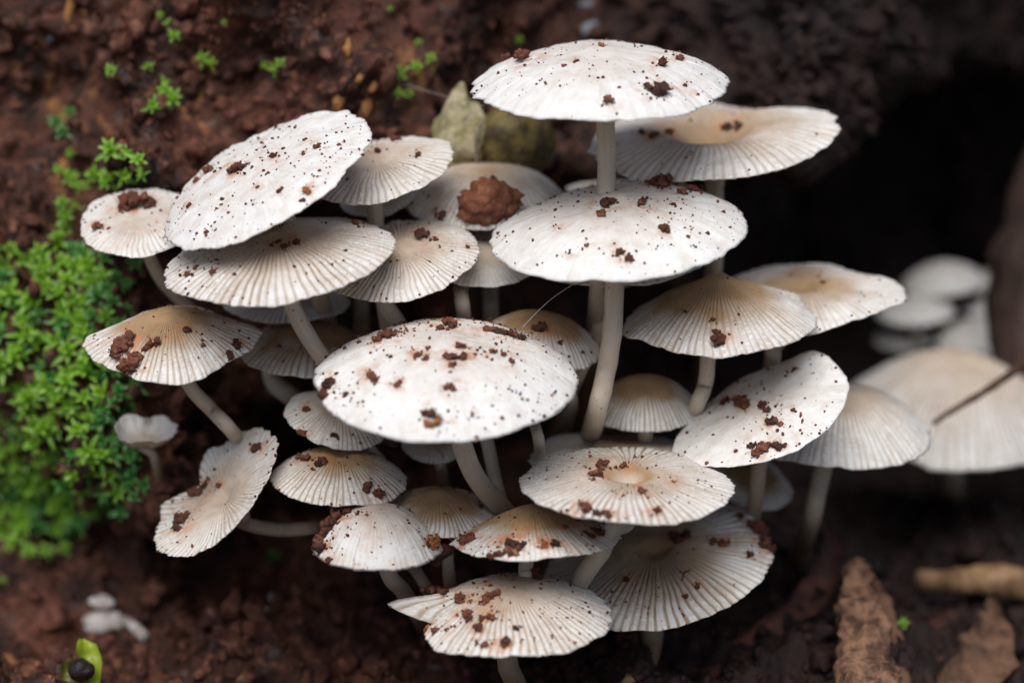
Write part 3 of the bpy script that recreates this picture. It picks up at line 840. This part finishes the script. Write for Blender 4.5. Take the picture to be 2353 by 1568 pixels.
def put_crumb(key, u, v, px, kind=None, flat=.75):
    c = CAPS[key]
    p, n = cap_at(key, u, v)
    kind = kind or random.choice('rrrrdd')
    k = random.choice((0, 3)) if px < 17 else random.choice((1, 2, 4, 5))
    o = bpy.data.objects.new('soil_crumb', CR_MESH[kind][k])
    col.objects.link(o)
    if key in ('LL', 'F4', 'L0'):
        px *= 1.3
    r = px * 0.5 * c['s'] * (1.15 if k in (0, 3) else 1.6)
    o.location = p + n * r * 0.28 * flat
    q = Vector(n).to_track_quat('Z', 'Y') @ Matrix.Rotation(random.uniform(0, 6.3), 4, 'Z').to_quaternion()
    o.rotation_mode = 'QUATERNION'
    o.rotation_quaternion = q
    o.scale = (r, r * random.uniform(.7, 1), r * flat)
    col_w = {'r': 'reddish brown', 'd': 'dark brown', 'o': 'orange'}[kind]
    tag(o, '%s soil crumb on %s' % (col_w, c['phrase']), 'soil crumb', '%s crumbs on %s' % (col_w, c['phrase']))
    return o


for key, lst in CRUMBS.items():
    for q in lst:
        put_crumb(key, q[0], q[1], q[2], q[3] if len(q) > 3 else None)

# fine specks: uncountable grit, one mass for each cap
SPK = [blob(90 + k, ICO1, 1, .3) for k in range(4)]
SPECKS = dict(T1=130, T2=40, R2=170, L1=190, L1b=25, L0=60, L2=150, L3=40, L4=12, B1=20, R3=35, R4=30, R5=110, F1=110, F2=110, F3=190,
              F4=140, F5=40, F6=50, F7=50, F8=170, C=280, LL=90, LM=60, M1=30, M3=25)
for key, cnt in SPECKS.items():
    cnt = int(cnt * 1.35)
    c = CAPS[key]
    rg = np.random.default_rng(c['seed'] + 1)
    w = c['RR'] * (0.25 + ss(.42, .62, 0.5 + 0.5 * fbm(c['W'] * 130, 3, c['seed'] % 50)))
    w = w / w.sum()
    pick = rg.choice(len(w), cnt, p=w)
    sat = []
    for q in CRUMBS.get(key, ()):
        for _ in range(int(q[2] / 5)):
            rad = q[2] * (.5 + rg.exponential(.45))
            an = rg.uniform(0, 6.28)
            w2 = (c['u'] - q[0] - rad * math.cos(an)) ** 2 + (c['v'] - q[1] - .6 * rad * math.sin(an)) ** 2
            kk = int(np.argmin(w2))
            if w2[kk] < 60:
                sat.append(kk)
    pick = np.concatenate([pick, np.array(sat, int)])
    rg.shuffle(pick)
    cnt = len(pick)
    for kindm, sel in ((M_CRUMB, pick[: int(cnt * .78)]), (M_CRUMBD, pick[int(cnt * .78):])):
        Vs, Fs, o = [], [], 0
        for i in sel:
            V, F = SPK[rg.integers(4)]
            r = rg.uniform(1.0, 1.6) * rg.choice([1, 1, 1, 1.6, 1.6, 2.4, 2.4, 3.4]) * 0.068e-3 * 1.25
            R3 = np.linalg.qr(rg.normal(size=(3, 3)))[0]
            Vs.append((V * r * rg.uniform(.6, 1.2, 3)) @ R3 + c['W'][i] + c['N'][i] * r * .3)
            Fs.append(F + o)
            o += len(V)
        g = obj('soil_grit', mesh_of('soil_grit', np.vstack(Vs), np.vstack(Fs), kindm, smooth=False))
        tag(g, 'fine %s grit sprinkled over %s' % ('red' if kindm is M_CRUMB else 'black', c['phrase']), 'grit', kind='stuff')

# ------------------------------------------------------------------ loose lumps over the bank
vis = IDX[(PD < 0.66)]
rg = np.random.default_rng(5)
GR = [blob(200 + k, ICO1, 1, .45) for k in range(6)]
GR2 = [blob(220 + k, ICO2, 1, .5) for k in range(6)]
for nm, cnt, r0, r1, bank_of, seed in (('soil_lumps', 4500, .0007, .0030, GR2, 1), ('soil_grains', 18000, .0003, .0012, GR, 2)):
    dens = ss(.40, .62, .5 + .5 * fbm(SF[vis] * 60, 3, 60 + seed)) + .12
    pick = rg.choice(vis, cnt, p=dens / dens.sum())
    Vs, Fs, o = [], [], 0
    for i in pick:
        V, F = bank_of[rg.integers(6)]
        r = r0 + (r1 - r0) * rg.random() ** 2.2
        R3 = np.linalg.qr(rg.normal(size=(3, 3)))[0]
        Vs.append((V * r * rg.uniform(.45, 1.3, 3)) @ R3 + SF[i] + NF[i] * r * .35)
        Fs.append(F + o)
        o += len(V)
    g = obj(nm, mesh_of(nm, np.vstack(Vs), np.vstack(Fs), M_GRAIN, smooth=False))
    tag(g, 'loose red brown soil %s crusting the bank' % ('lumps' if nm == 'soil_lumps' else 'grains'), 'soil', kind='stuff')

# orange rotten wood chips stuck in the bank
M_WOOD = mat_noise('rotten_wood', C(.42, .19, .06), C(.22, .10, .045), 260, 0.75, (1, 1, .2), .0012)
for (u, v, ln, wd, an) in [(780, 230, 60, 20, 70), (850, 235, 75, 26, 75), (800, 120, 40, 16, 80), (830, 180, 34, 14, 60), (745, 60, 40, 12, 85), (160, 40, 70, 18, 80), (770, 260, 36, 22, 60), (858, 200, 30, 16, 50)]:
    p, n = surf(u, v)
    s = np.linalg.norm(p - CC) * K
    V, F = ICO3
    q = V * np.array([ln * .5, wd * .5, wd * .25]) * (1 + .55 * fbm(V * np.array([1.2, 4, 4]) + u, 4, 5)[:, None]) * s
    o = obj('wood_chip', mesh_of('wood_chip', q, F, M_WOOD, smooth=False), loc=p + n * wd * s * .10)
    nn = Vector(unit(n + unit(CC - p)))
    ax = Vector((math.cos(math.radians(an)), 0, math.sin(math.radians(an))))
    z = nn
    x = (ax - ax.dot(z) * z).normalized()
    o.matrix_world = Matrix.Translation(o.location) @ Matrix((x, z.cross(x), z)).transposed().to_4x4()
    tag(o, 'orange rotten wood chip stuck in the soil bank', 'wood chip', 'wood chips in the bank')

# ------------------------------------------------------------------ moss
def shoot_mesh(seed, mat, nl=13, size=1.0):
    rg = np.random.default_rng(seed)
    V, F, TP = [], [], []
    for k in range(nl):
        t = k / (nl - 1)
        azm = k * 2.399 + rg.uniform(-.25, .25)
        ln = (1.0 - .45 * t) * rg.uniform(.8, 1.15)
        wd = .165 * rg.uniform(.8, 1.2)
        el0 = .25 + 0.95 * t + rg.uniform(-.15, .15)
        z0 = .05 + .55 * t
        d = np.array([math.cos(azm), math.sin(azm), 0])
        sd_ = np.array([-math.sin(azm), math.cos(azm), 0])
        o = len(V)
        rows = 5
        for i in range(rows):
            f = i / (rows - 1)
            e = el0 - .9 * f * f
            c = d * (math.cos(el0) * f * ln) + np.array([0, 0, z0 + math.sin(el0) * f * ln - .35 * f * f * ln])
            w = wd * (1 - f) ** .8 * (.55 + 1.6 * f) + .006
            kf = np.array([0, 0, w * .45])
            V += [c - sd_ * w + kf, c, c + sd_ * w + kf]
            TP += [[f, t, 0]] * 3
        for i in range(rows - 1):
            a = o + i * 3
            F += [[a, a + 1, a + 4, a + 3], [a + 1, a + 2, a + 5, a + 4]]
    return mesh_of('moss_leaves', np.array(V) * size, np.array(F), mat, {'pig': np.array(TP)})


SH = [shoot_mesh(300 + k, M_MOSS, 11 + k % 4) for k in range(5)]
SHD = [shoot_mesh(320 + k, M_MOSSD, 11 + k % 4) for k in range(4)]
stV, stF = tube(catmull([(0, 0, -1.3), (.05, 0, -.5), (0, 0, .6)], 6), [.05] * 6, 5)
STALK = mesh_of('moss_stalk', stV, stF, M_STALK)


def moss(u, v, px, label, group, deep=False):
    p, n = surf(u, v)
    s = np.linalg.norm(p - CC) * K
    r = px * (.56 if 'dense' in label else .72) * s
    o = obj('moss_shoot', STALK)
    d = unit(n * .35 + unit(CC - p) * .8 + np.array([0, 0, .3]) + np.random.default_rng(int(u * 7 + v)).normal(size=3) * .28)
    o.location = p + d * r * random.uniform(.1, .7) + (n + unit(CC - p)) * (0.0 if 'dense' in label and 'below' not in label else .0014)
    o.rotation_mode = 'QUATERNION'
    o.rotation_quaternion = Vector(d).to_track_quat('Z', 'Y') @ Matrix.Rotation(random.uniform(0, 6.3), 4, 'Z').to_quaternion()
    o.scale = (r, r, r)
    l = obj('leaves', random.choice(SHD if deep else SH), o)
    tag(o, label, 'moss', group)


poly = [(-30, 575), (150, 560), (230, 590), (300, 610), (285, 700), (320, 740), (300, 850), (320, 900), (300, 960), (300, 1040), (325, 1110), (330, 1150), (270, 1180), (190, 1170), (180, 1225), (100, 1240), (-30, 1190)]


def inside(u, v):
    c = False
    for i in range(len(poly)):
        (x1, y1), (x2, y2) = poly[i], poly[i - 1]
        if (y1 > v) != (y2 > v) and u < (x2 - x1) * (v - y1) / (y2 - y1) + x1:
            c = not c
    return c


pts = []
tries = 0
while len(pts) < 235 and tries < 9000:
    tries += 1
    u, v = random.uniform(-30, 350), random.uniform(555, 1245)
    if not inside(u, v):
        continue
    if v < 700 and u < 110 and random.random() < .6:
        continue
    if all((u - a) ** 2 + (v - b) ** 2 > 28 ** 2 for a, b in pts):
        pts.append((u, v))
for (u, v) in pts:
    deep = (u > 215 and random.random() < .7) or random.random() < .15
    moss(u, v, random.uniform(58, 94) * (0.8 if deep else 1), ('deep green' if deep else 'bright green') + ' star shaped moss shoot in the dense patch on the bank', ('deep' if deep else 'bright') + ' green shoots of the dense moss patch', deep)
for (u, v, px) in [(390, 70, 30), (396, 95, 34), (372, 40, 20), (470, 140, 34), (488, 145, 30), (622, 146, 24), (635, 160, 30), (650, 145, 26), (264, 170, 30), (340, 172, 28), (343, 250, 42), (390, 240, 48), (375, 225, 40), (376, 200, 28), (915, 178, 40), (930, 168, 34), (975, 140, 26), (972, 165, 24), (950, 110, 22), (905, 222, 28), (920, 228, 24), (530, 50, 16), (880, 35, 14), (150, 285, 40), (160, 310, 40), (165, 265, 30), (185, 350, 26), (170, 420, 44), (190, 435, 40), (160, 470, 34), (155, 510, 40), (160, 530, 34), (150, 395, 30), (180, 480, 26), (1185, 90, 20)]:
    moss(u, v, px, 'tiny loose green moss sprig high on the bare soil bank', 'loose moss sprigs on the bare bank', u < 200 and v < 330)
for (u, v, px) in [(265, 355, 60), (300, 355, 34), (250, 405, 56), (285, 410, 56), (320, 385, 50), (340, 400, 34), (268, 420, 50)]:
    moss(u, v, px, 'lush green moss tuft shoot beside the small jutting cap', 'moss tuft beside the small jutting cap')
for (u, v, px) in [(40, 1270, 60), (75, 1280, 54), (110, 1275, 50), (150, 1275, 44), (30, 1200, 40), (130, 1210, 50), (160, 1190, 50), (70, 1290, 40), (8, 1345, 24), (20, 1275, 34)]:
    moss(u, v, px, 'green moss shoot at the foot of the bank below the dense patch', 'moss shoots at the foot of the bank')
moss(635, 1295, 34, 'lone dark green moss sprig on the shaded floor under the tipped funnel cap', 'lone sprigs', True)
moss(2070, 1455, 30, 'lone green moss sprig beside the rough bark chunk', 'lone sprigs')

# ------------------------------------------------------------------ things among the mushrooms
# the seed husk at the back
s = (FOCUS + .029) * K
hc = P(1150, 320, 2.9)
hk = bpy.data.objects.new('seed_husk', None)
col.objects.link(hk)
hk.location = hc + np.array([0, 0, -75 * s])
tag(hk, 'olive brown seed husk with a furry pale end, lying on the domed back cap', 'seed husk')
V, F = ICO4
M_HUSK = mat_noise('husk_skin', C(.19, .145, .045), C(.06, .04, .018), 260, 0.55, bump=.0014)
M_FUR = mat_noise('husk_fur', C(.52, .46, .30), C(.27, .24, .11), 420, 0.85, bump=.002)
q = V.copy()
q = q * (1 + .06 * fbm(V * 1.5, 3, 4)[:, None] + .03 * fbm(V * 6, 2, 8)[:, None])
q = q * np.array([98, 80, 88]) * s + np.array([30, 0, -8]) * s
q[:, 2] = np.maximum(q[:, 2], -82 * s)
obj('husk_shell', mesh_of('husk_shell', q + np.array([0, 0, 75 * s]), F, M_HUSK), hk)
q = V * (1 + .16 * fbm(V * 2.2 + 3, 3, 14)[:, None] + .10 * np.abs(fbm(V * 6, 3, 18))[:, None])
sp = np.exp(-((V[:, 0] + .25) / .35) ** 2) * ss(.3, 1, V[:, 2])
q = q * np.array([66, 70, 84]) * s + np.array([-88, -8, -4]) * s
q[:, 2] += sp * 52 * s
q[:, 0] += sp * 18 * s
obj('husk_fur', mesh_of('husk_fur', q + np.array([0, 0, 75 * s]), F, M_FUR), hk)
pp = catmull(np.array([(-40, -66, 62), (-52, -78, 30), (-56, -80, -10), (-54, -74, -50), (-52, -62, -74)]) * s + np.array([0, 0, 75 * s]), 20)
sv, sf = tube(pp, 4.5 * s, 8)
obj('husk_seam', mesh_of('husk_seam', sv, sf, mat_noise('husk_seam', C(.10, .075, .05), C(.30, .27, .2), 600)), hk)

# the big clod on the domed back cap
V, F = ICO4
c = CAPS['B1']
p, n = cap_at('B1', 1120, 470)
s = c['s']
q = V * (1 + .26 * fbm(V * 1.5 + 5, 3, 44)[:, None] - .42 * (worley(V * 2.6 + 9, 6) - .5)[:, None] - .22 * (worley(V * 6 + 3, 8) - .5)[:, None] + .06 * fbm(V * 14, 2, 46)[:, None])
q = q * np.array([66, 40, 46]) * s
M_CLOD = mat_soil('orange_clod', C(.16, .055, .03), C(.34, .125, .06), C(.48, .23, .13))
o = obj('soil_clod', mesh_of('soil_clod', q, F, M_CLOD, smooth=False), loc=p + np.array([0, -.0005, 14 * s]))
tag(o, 'large craggy orange brown clod sitting on the domed back cap', 'soil clod')

# hanging root clump between the egg-like dome and the fluted cap
s = FOCUS * K
q = ICO4[0] * (1 + .4 * fbm(ICO4[0] * 2 + 2, 4, 51)[:, None]) * np.array([40, 24, 28]) * s
o = obj('soil_clod', mesh_of('soil_clod', q, ICO4[1], M_CRUMBD), loc=P(1000, 1262, -.2))
tag(o, 'dark crumbly clump caught between the egg-like dome and the fluted cap', 'soil clod')
# clod on the stem base behind the middle cap
q = ICO3[0] * (1 + .4 * fbm(ICO3[0] * 2 + 8, 4, 57)[:, None]) * np.array([40, 24, 46]) * s
o = obj('soil_clod', mesh_of('soil_clod', q, ICO3[1], M_CRUMBD), loc=P(905, 1060, 1.9))
tag(o, 'dark clod clinging to stems beneath the large middle cap', 'soil clod')

# curved fibre on the largest low cap
fp = [cap_at('F2', u, v)[0] + cap_at('F2', u, v)[1] * .0002 for u, v in ((1568, 1332), (1572, 1320), (1578, 1312), (1584, 1306))]
sv, sf = tube(catmull(fp, 10), np.linspace(.00012, .0002, 10), 7)
tag(obj('root_fibre', mesh_of('root_fibre', sv, sf, M_CRUMB)), 'short curved brown fibre lying on the largest low cap', 'fibre')

# spider threads
M_SILK = mat_noise('silk', C(.75, .75, .78), C(.6, .6, .62), 300, 0.25, spec=.6)
for pl, lb in (([(1336, 640, -.1), (1275, 680, -.4), (1235, 715, -.6), (1200, 752, -.8)], 'fine spider thread strung from the broad white cap to the middle cap'),
               ([(925, 192, 3.2), (1000, 215, 2.4), (1085, 238, .8), (1112, 243, .3)], 'fine spider thread running from the bank to the topmost cap')):
    sv, sf = tube(catmull([P(*x) for x in pl], 24), .000035, 5)
    tag(obj('spider_thread', mesh_of('spider_thread', sv, sf, M_SILK)), lb, 'thread')

# twig across the big hazy cap
M_TWIG = mat_noise('twig_bark', C(.12, .065, .03), C(.045, .024, .014), 500, .6, bump=.0006)
tp = catmull([P(2142, 972, 5.2), P(2200, 935, 5.1), P(2275, 890, 5.0), P(2360, 832, 4.9), P(2520, 735, 4.6), P(2900, 560, 5.0), P(3100, 520, 8)], 50)
sv, sf = tube(tp, np.linspace(.00042, .0012, 50), 10, True, .18, 3)
tag(obj('twig', mesh_of('twig', sv, sf, M_TWIG)), 'thin bare brown twig slanting across the big hazy cap', 'twig')

# dark root standing at the side of the hollow
M_ROOT = mat_noise('root_bark', C(.075, .045, .038), C(.03, .018, .014), 160, .7, (1, 1, .3), .002)
rp = catmull([P(2440, 380, 9), P(2395, 490, 9), P(2374, 650, 9), P(2380, 800, 9), P(2390, 1010, 9)], 30)
rp = np.vstack([rp[0] + [[.04, .02, .05]], rp[0] + [[.018, .008, .025]], rp])
sv, sf = tube(rp, .0085, 18, True, .2, 6)
tag(obj('root', mesh_of('root', sv, sf, M_ROOT)), 'dark upright root at the side of the hollow beside the far mushrooms', 'root')

# rough bark chunk and splinter
M_BARK = mat_noise('bark_chunk', C(.30, .165, .10), C(.07, .035, .022), 360, .85, (1, 1, .6), .0030)
M_SPL = mat_noise('bark_splinter', C(.20, .10, .06), C(.10, .05, .032), 300, .85, (1, 1, .2), .0015)


def slab(path, w, t, seed, amp, nseg=28, n=60):
    pa = catmull(path, n)
    T = unit(np.gradient(pa, axis=0))
    A = unit(np.cross(T, np.array([0, -1.0, .2])))
    B = np.cross(T, A)
    th = np.linspace(0, 2 * math.pi, nseg, endpoint=False)
    cs = np.sign(np.cos(th)) * np.abs(np.cos(th)) ** .7
    sn = np.sign(np.sin(th)) * np.abs(np.sin(th)) ** .7
    w = np.interp(np.linspace(0, 1, n), np.linspace(0, 1, len(w)), w)[:, None, None]
    V = pa[:, None] + A[:, None] * cs[None, :, None] * w + B[:, None] * sn[None, :, None] * t * np.minimum(1, w / w.max() + .3)
    D_ = unit(A[:, None] * cs[None, :, None] + B[:, None] * sn[None, :, None])
    V = V + D_ * (amp * (fbm(V * 330, 4, seed) - 1.0 * (worley(V * 640, seed) - .5)))[..., None]
    V = np.vstack([V.reshape(-1, 3), pa[0], pa[-1]])
    F = [grid_faces(n, nseg, True)]
    k = np.arange(nseg)
    a, b = len(V) - 2, len(V) - 1
    F += [np.stack([np.full(nseg, a), (k + 1) % nseg, k], -1), np.stack([np.full(nseg, b), (n - 1) * nseg + k, (n - 1) * nseg + (k + 1) % nseg], -1)]
    return V, F


s = (FOCUS + .035) * K
V, F = slab([P(1968, 1284, 3.4), P(1962, 1380, 2.5), P(1985, 1480, 1.6), P(2000, 1640, 0.3), P(2005, 1760, -0.6)], np.array([14, 44, 56, 68, 70]) * s, .0026, 61, .0013)
o0 = V.mean(0)
tag(obj('bark_chunk', mesh_of('bark_chunk', V - o0, F, M_BARK), loc=o0), 'rough crumbling bark chunk standing upright among the litter', 'bark')
V, F = slab([P(2010, 1330, 3.8), P(2035, 1420, 3.0), P(2055, 1520, 2.2), P(2065, 1640, 1.2), P(2075, 1760, .2)], np.array([10, 22, 30, 26, 24]) * s, .0010, 66, .0004)
o0 = V.mean(0)
tag(obj('bark_splinter', mesh_of('bark_splinter', V - o0, F, M_SPL), loc=o0), 'smooth brown bark splinter leaning behind the rough bark chunk', 'bark')

# tan stick lying across the litter
M_STICK = mat_noise('stick_bark', C(.33, .20, .105), C(.13, .072, .034), 240, .7, (1, 1, 1), .001)
tp = catmull([P(2108, 1330, 6.4), P(2180, 1335, 6.2), P(2270, 1332, 6.0), P(2380, 1345, 5.8), P(2700, 1400, 5.0)], 44)
sv, sf = tube(tp, np.interp(np.linspace(0, 1, 44), [0, .3, .45, 1], [.0016, .0025, .0029, .003]), 16, True, .2, 9)
o0 = sv.mean(0)
tag(obj('stick', mesh_of('stick', sv - o0, sf, M_STICK), loc=o0), 'pale tan stick lying across the litter of the hollow', 'stick')

# dead leaves: bent blades with real thickness
M_DEAD = mat_noise('dead_leaf', C(.17, .092, .055), C(.07, .036, .022), 220, .8, bump=.0008)
M_DEADR = mat_noise('dark_dead_leaf', C(.11, .045, .032), C(.04, .018, .014), 180, .7, bump=.0008)


def leaf(path, w, seed, curl=.4, th=.0003, nw=13, n=40, rag=.12):
    pa = catmull(path, n)
    T = unit(np.gradient(pa, axis=0))
    toc = unit(CC - pa)
    A = unit(np.cross(T, toc + np.array([.3, 0, .5])))
    B = np.cross(A, T)
    w = np.interp(np.linspace(0, 1, n), np.linspace(0, 1, len(w)), w)
    x = np.linspace(-1, 1, nw)
    ed = 1 + rag * vnoise(np.stack([np.arange(n) * .35, 0 * pa[:, 0] + seed, 0 * pa[:, 0]], -1), seed)
    V = pa[:, None] + A[:, None] * (w * ed)[:, None, None] * x[None, :, None] + B[:, None] * (w[:, None] * curl * (x ** 2)[None] + .0006 * fbm(np.stack(np.broadcast_arrays(np.arange(n)[:, None] * .2, x[None] * 2, seed * 1.0), -1), 3, seed))[..., None]
    top = V.reshape(-1, 3)
    bot = (V - B[:, None] * th).reshape(-1, 3)
    F = grid_faces(n, nw)
    o = n * nw
    bd_ = list(range(nw)) + [nw * (i + 1) - 1 for i in range(1, n)] + [o - 1 - i for i in range(1, nw)] + [nw * (n - 1 - i) for i in range(1, n - 1)]
    bd_ = np.array(bd_)
    nx = np.roll(bd_, -1)
    return np.vstack([top, bot]), [F, F[:, ::-1] + o, np.stack([bd_, nx, nx + o, bd_ + o], -1)]


s = (FOCUS + .05) * K
for path, w, mt, lb, sd_ in [
    ([P(2275, 1372, 5.2), P(2280, 1440, 3.8), P(2250, 1530, 2.6), P(2150, 1630, 1.2)], np.array([8, 34, 66, 30]) * s, M_DEAD, 'crumpled brown dead leaf lying below the pale tan stick', 3),
    ([P(2190, 1400, 5.2), P(2130, 1480, 3.8), P(2090, 1560, 2.4), P(2060, 1680, 1.2)], np.array([14, 36, 44, 30]) * s, M_DEADR, 'dark curled dead leaf between the bark splinter and the tan stick', 5),
    ([P(1895, 1190, 5.0), P(1905, 1270, 4.6), P(1870, 1360, 4.2), P(1780, 1440, 3.6), P(1650, 1500, 3.2)], np.array([8, 22, 30, 30, 10]) * s, M_DEADR, 'dark red dead leaf arching beside the rough bark chunk', 8),
    ([P(1760, 1540, 2.8), P(1850, 1500, 3.4), P(1930, 1520, 3.2)], np.array([10, 36, 12]) * s, M_DEADR, 'small dark dead leaf flat at the foot of the bark chunk', 12),
    ([P(1560, 1545, 2.8), P(1640, 1560, 2.6), P(1720, 1585, 2.4)], np.array([8, 26, 10]) * s, M_DEADR, 'dark leaf scrap in the shade under the largest low cap', 15),
]:
    V, F = leaf(path, w, sd_, rag=.4)
    o0 = V.mean(0)
    tag(obj('dead_leaf', mesh_of('dead_leaf', V - o0, F, mt), loc=o0), lb, 'dead leaf')

# scraps of fallen mushroom and pale chips
M_SCRAP = mat_noise('mushroom_scrap', C(.62, .60, .58), C(.36, .30, .27), 420, .55, bump=.0008, sss=.2)
M_CHIP = mat_noise('pale_chip', C(.22, .25, .30), C(.07, .06, .06), 300, .35, bump=.0006)


def scrap(u, v, wu, wv, an, mt, label, cat, nm, seed, off=.0):
    p, n = surf(u, v)
    s_ = np.linalg.norm(p - CC) * K
    V, F = ICO3
    q = V * (1 + .45 * fbm(V * 1.8 + seed, 4, seed)[:, None]) * np.array([wu * .5, wv * .5, min(wu, wv) * .22]) * s_
    o = obj(nm, mesh_of(nm, q, F, mt))
    z = Vector(unit(n + unit(CC - p) * .8))
    ax = Vector((math.cos(math.radians(an)), 0, math.sin(math.radians(an))))
    x = (ax - ax.dot(z) * z).normalized()
    o.matrix_world = Matrix.Translation(Vector(p + n * (min(wu, wv) * .12 * s_ + off))) @ Matrix((x, z.cross(x), z)).transposed().to_4x4()
    return tag(o, label, cat)


scrap(228, 1402, 62, 34, -35, M_SCRAP, 'crumpled white mushroom scrap, upper of two on the soil floor', 'scrap', 'mushroom_scrap', 3, .001)
scrap(243, 1452, 86, 52, -5, M_SCRAP, 'ragged white mushroom scrap lying on the soil above the lime sprout', 'scrap', 'mushroom_scrap', 6, .001)
p0, p1 = surf(293, 1440)[0], surf(338, 1482)[0]
sv, sf = tube(catmull([p0 + [0, -.002, .0022], (p0 + p1) / 2 + [0, -.002, .0026], p1 + [0, -.001, .0018]], 14), .0010, 10, True, .1, 2)
tag(obj('stem_scrap', mesh_of('stem_scrap', sv - p0, sf, M_SCRAP), loc=p0), 'grey broken stem piece beside the white mushroom scraps', 'scrap')
scrap(628, 1362, 20, 34, 100, M_CHIP, 'small grey flake standing on the shaded soil floor', 'flake', 'pale_flake', 9)
scrap(640, 1410, 50, 16, -40, M_SCRAP, 'slender white flake lying on the shaded soil floor', 'flake', 'pale_flake', 11)
scrap(1350, 12, 50, 16, 5, M_CHIP, 'bluish wet chip high on the bank above the topmost cap', 'chip', 'stone_chip', 13)
scrap(1357, 68, 46, 26, 25, M_CHIP, 'bluish wet chip in the crack behind the topmost cap', 'chip', 'stone_chip', 15)
scrap(114, 98, 20, 14, 25, M_CHIP, 'tiny grey chip in the mossy bank face', 'chip', 'stone_chip', 17)
scrap(322, 1512, 18, 16, 25, M_CHIP, 'tiny blue grey bead of stone on the soil floor', 'chip', 'stone_chip', 19)

# lime sprout with a dark seed
M_LIME = mat_leaf('lime_leaf', C(.30, .42, .02), C(.42, .52, .04), .4, .35)
M_OLIVE = mat_leaf('olive_leaf', C(.24, .22, .05), C(.16, .15, .03), .3, .4)
M_SEED = mat_noise('seed_coat', C(.035, .022, .022), C(.014, .010, .011), 400, .35)
pb, nb = surf(185, 1545)
sp_root = bpy.data.objects.new('sprout', None)
col.objects.link(sp_root)
sp_root.location = pb
tag(sp_root, 'lime green sprout leaf with a dark seed, low on the soil floor', 'sprout')
dd_ = (np.linalg.norm(pb - CC) * math.cos(.1) - FOCUS) * 100 - 1.7
s = (FOCUS + dd_ * .01) * K
for path, w, mt, nm in [([P(212, 1572, dd_), P(208, 1520, dd_), P(196, 1487, dd_), P(186, 1464, dd_ + .1)], np.array([16, 24, 25, 6]) * s, M_LIME, 'leaf'),
                        ([P(170, 1600, dd_), P(158, 1560, dd_), P(160, 1530, dd_ + .1), P(172, 1512, dd_ + .2)], np.array([18, 20, 18, 6]) * s, M_OLIVE, 'leaf')]:
    V, F = leaf(path, w, 4, .3, .00025, 9, 20, .05)
    obj(nm, mesh_of(nm, V - pb, F, mt), sp_root)
V, F = ICO3
q = V * np.array([30, 26, 26]) * s * (1 + .12 * fbm(V * 2, 3, 3)[:, None])
obj('seed', mesh_of('seed', q + P(186, 1538, dd_ - .25) - pb, F, M_SEED), sp_root)
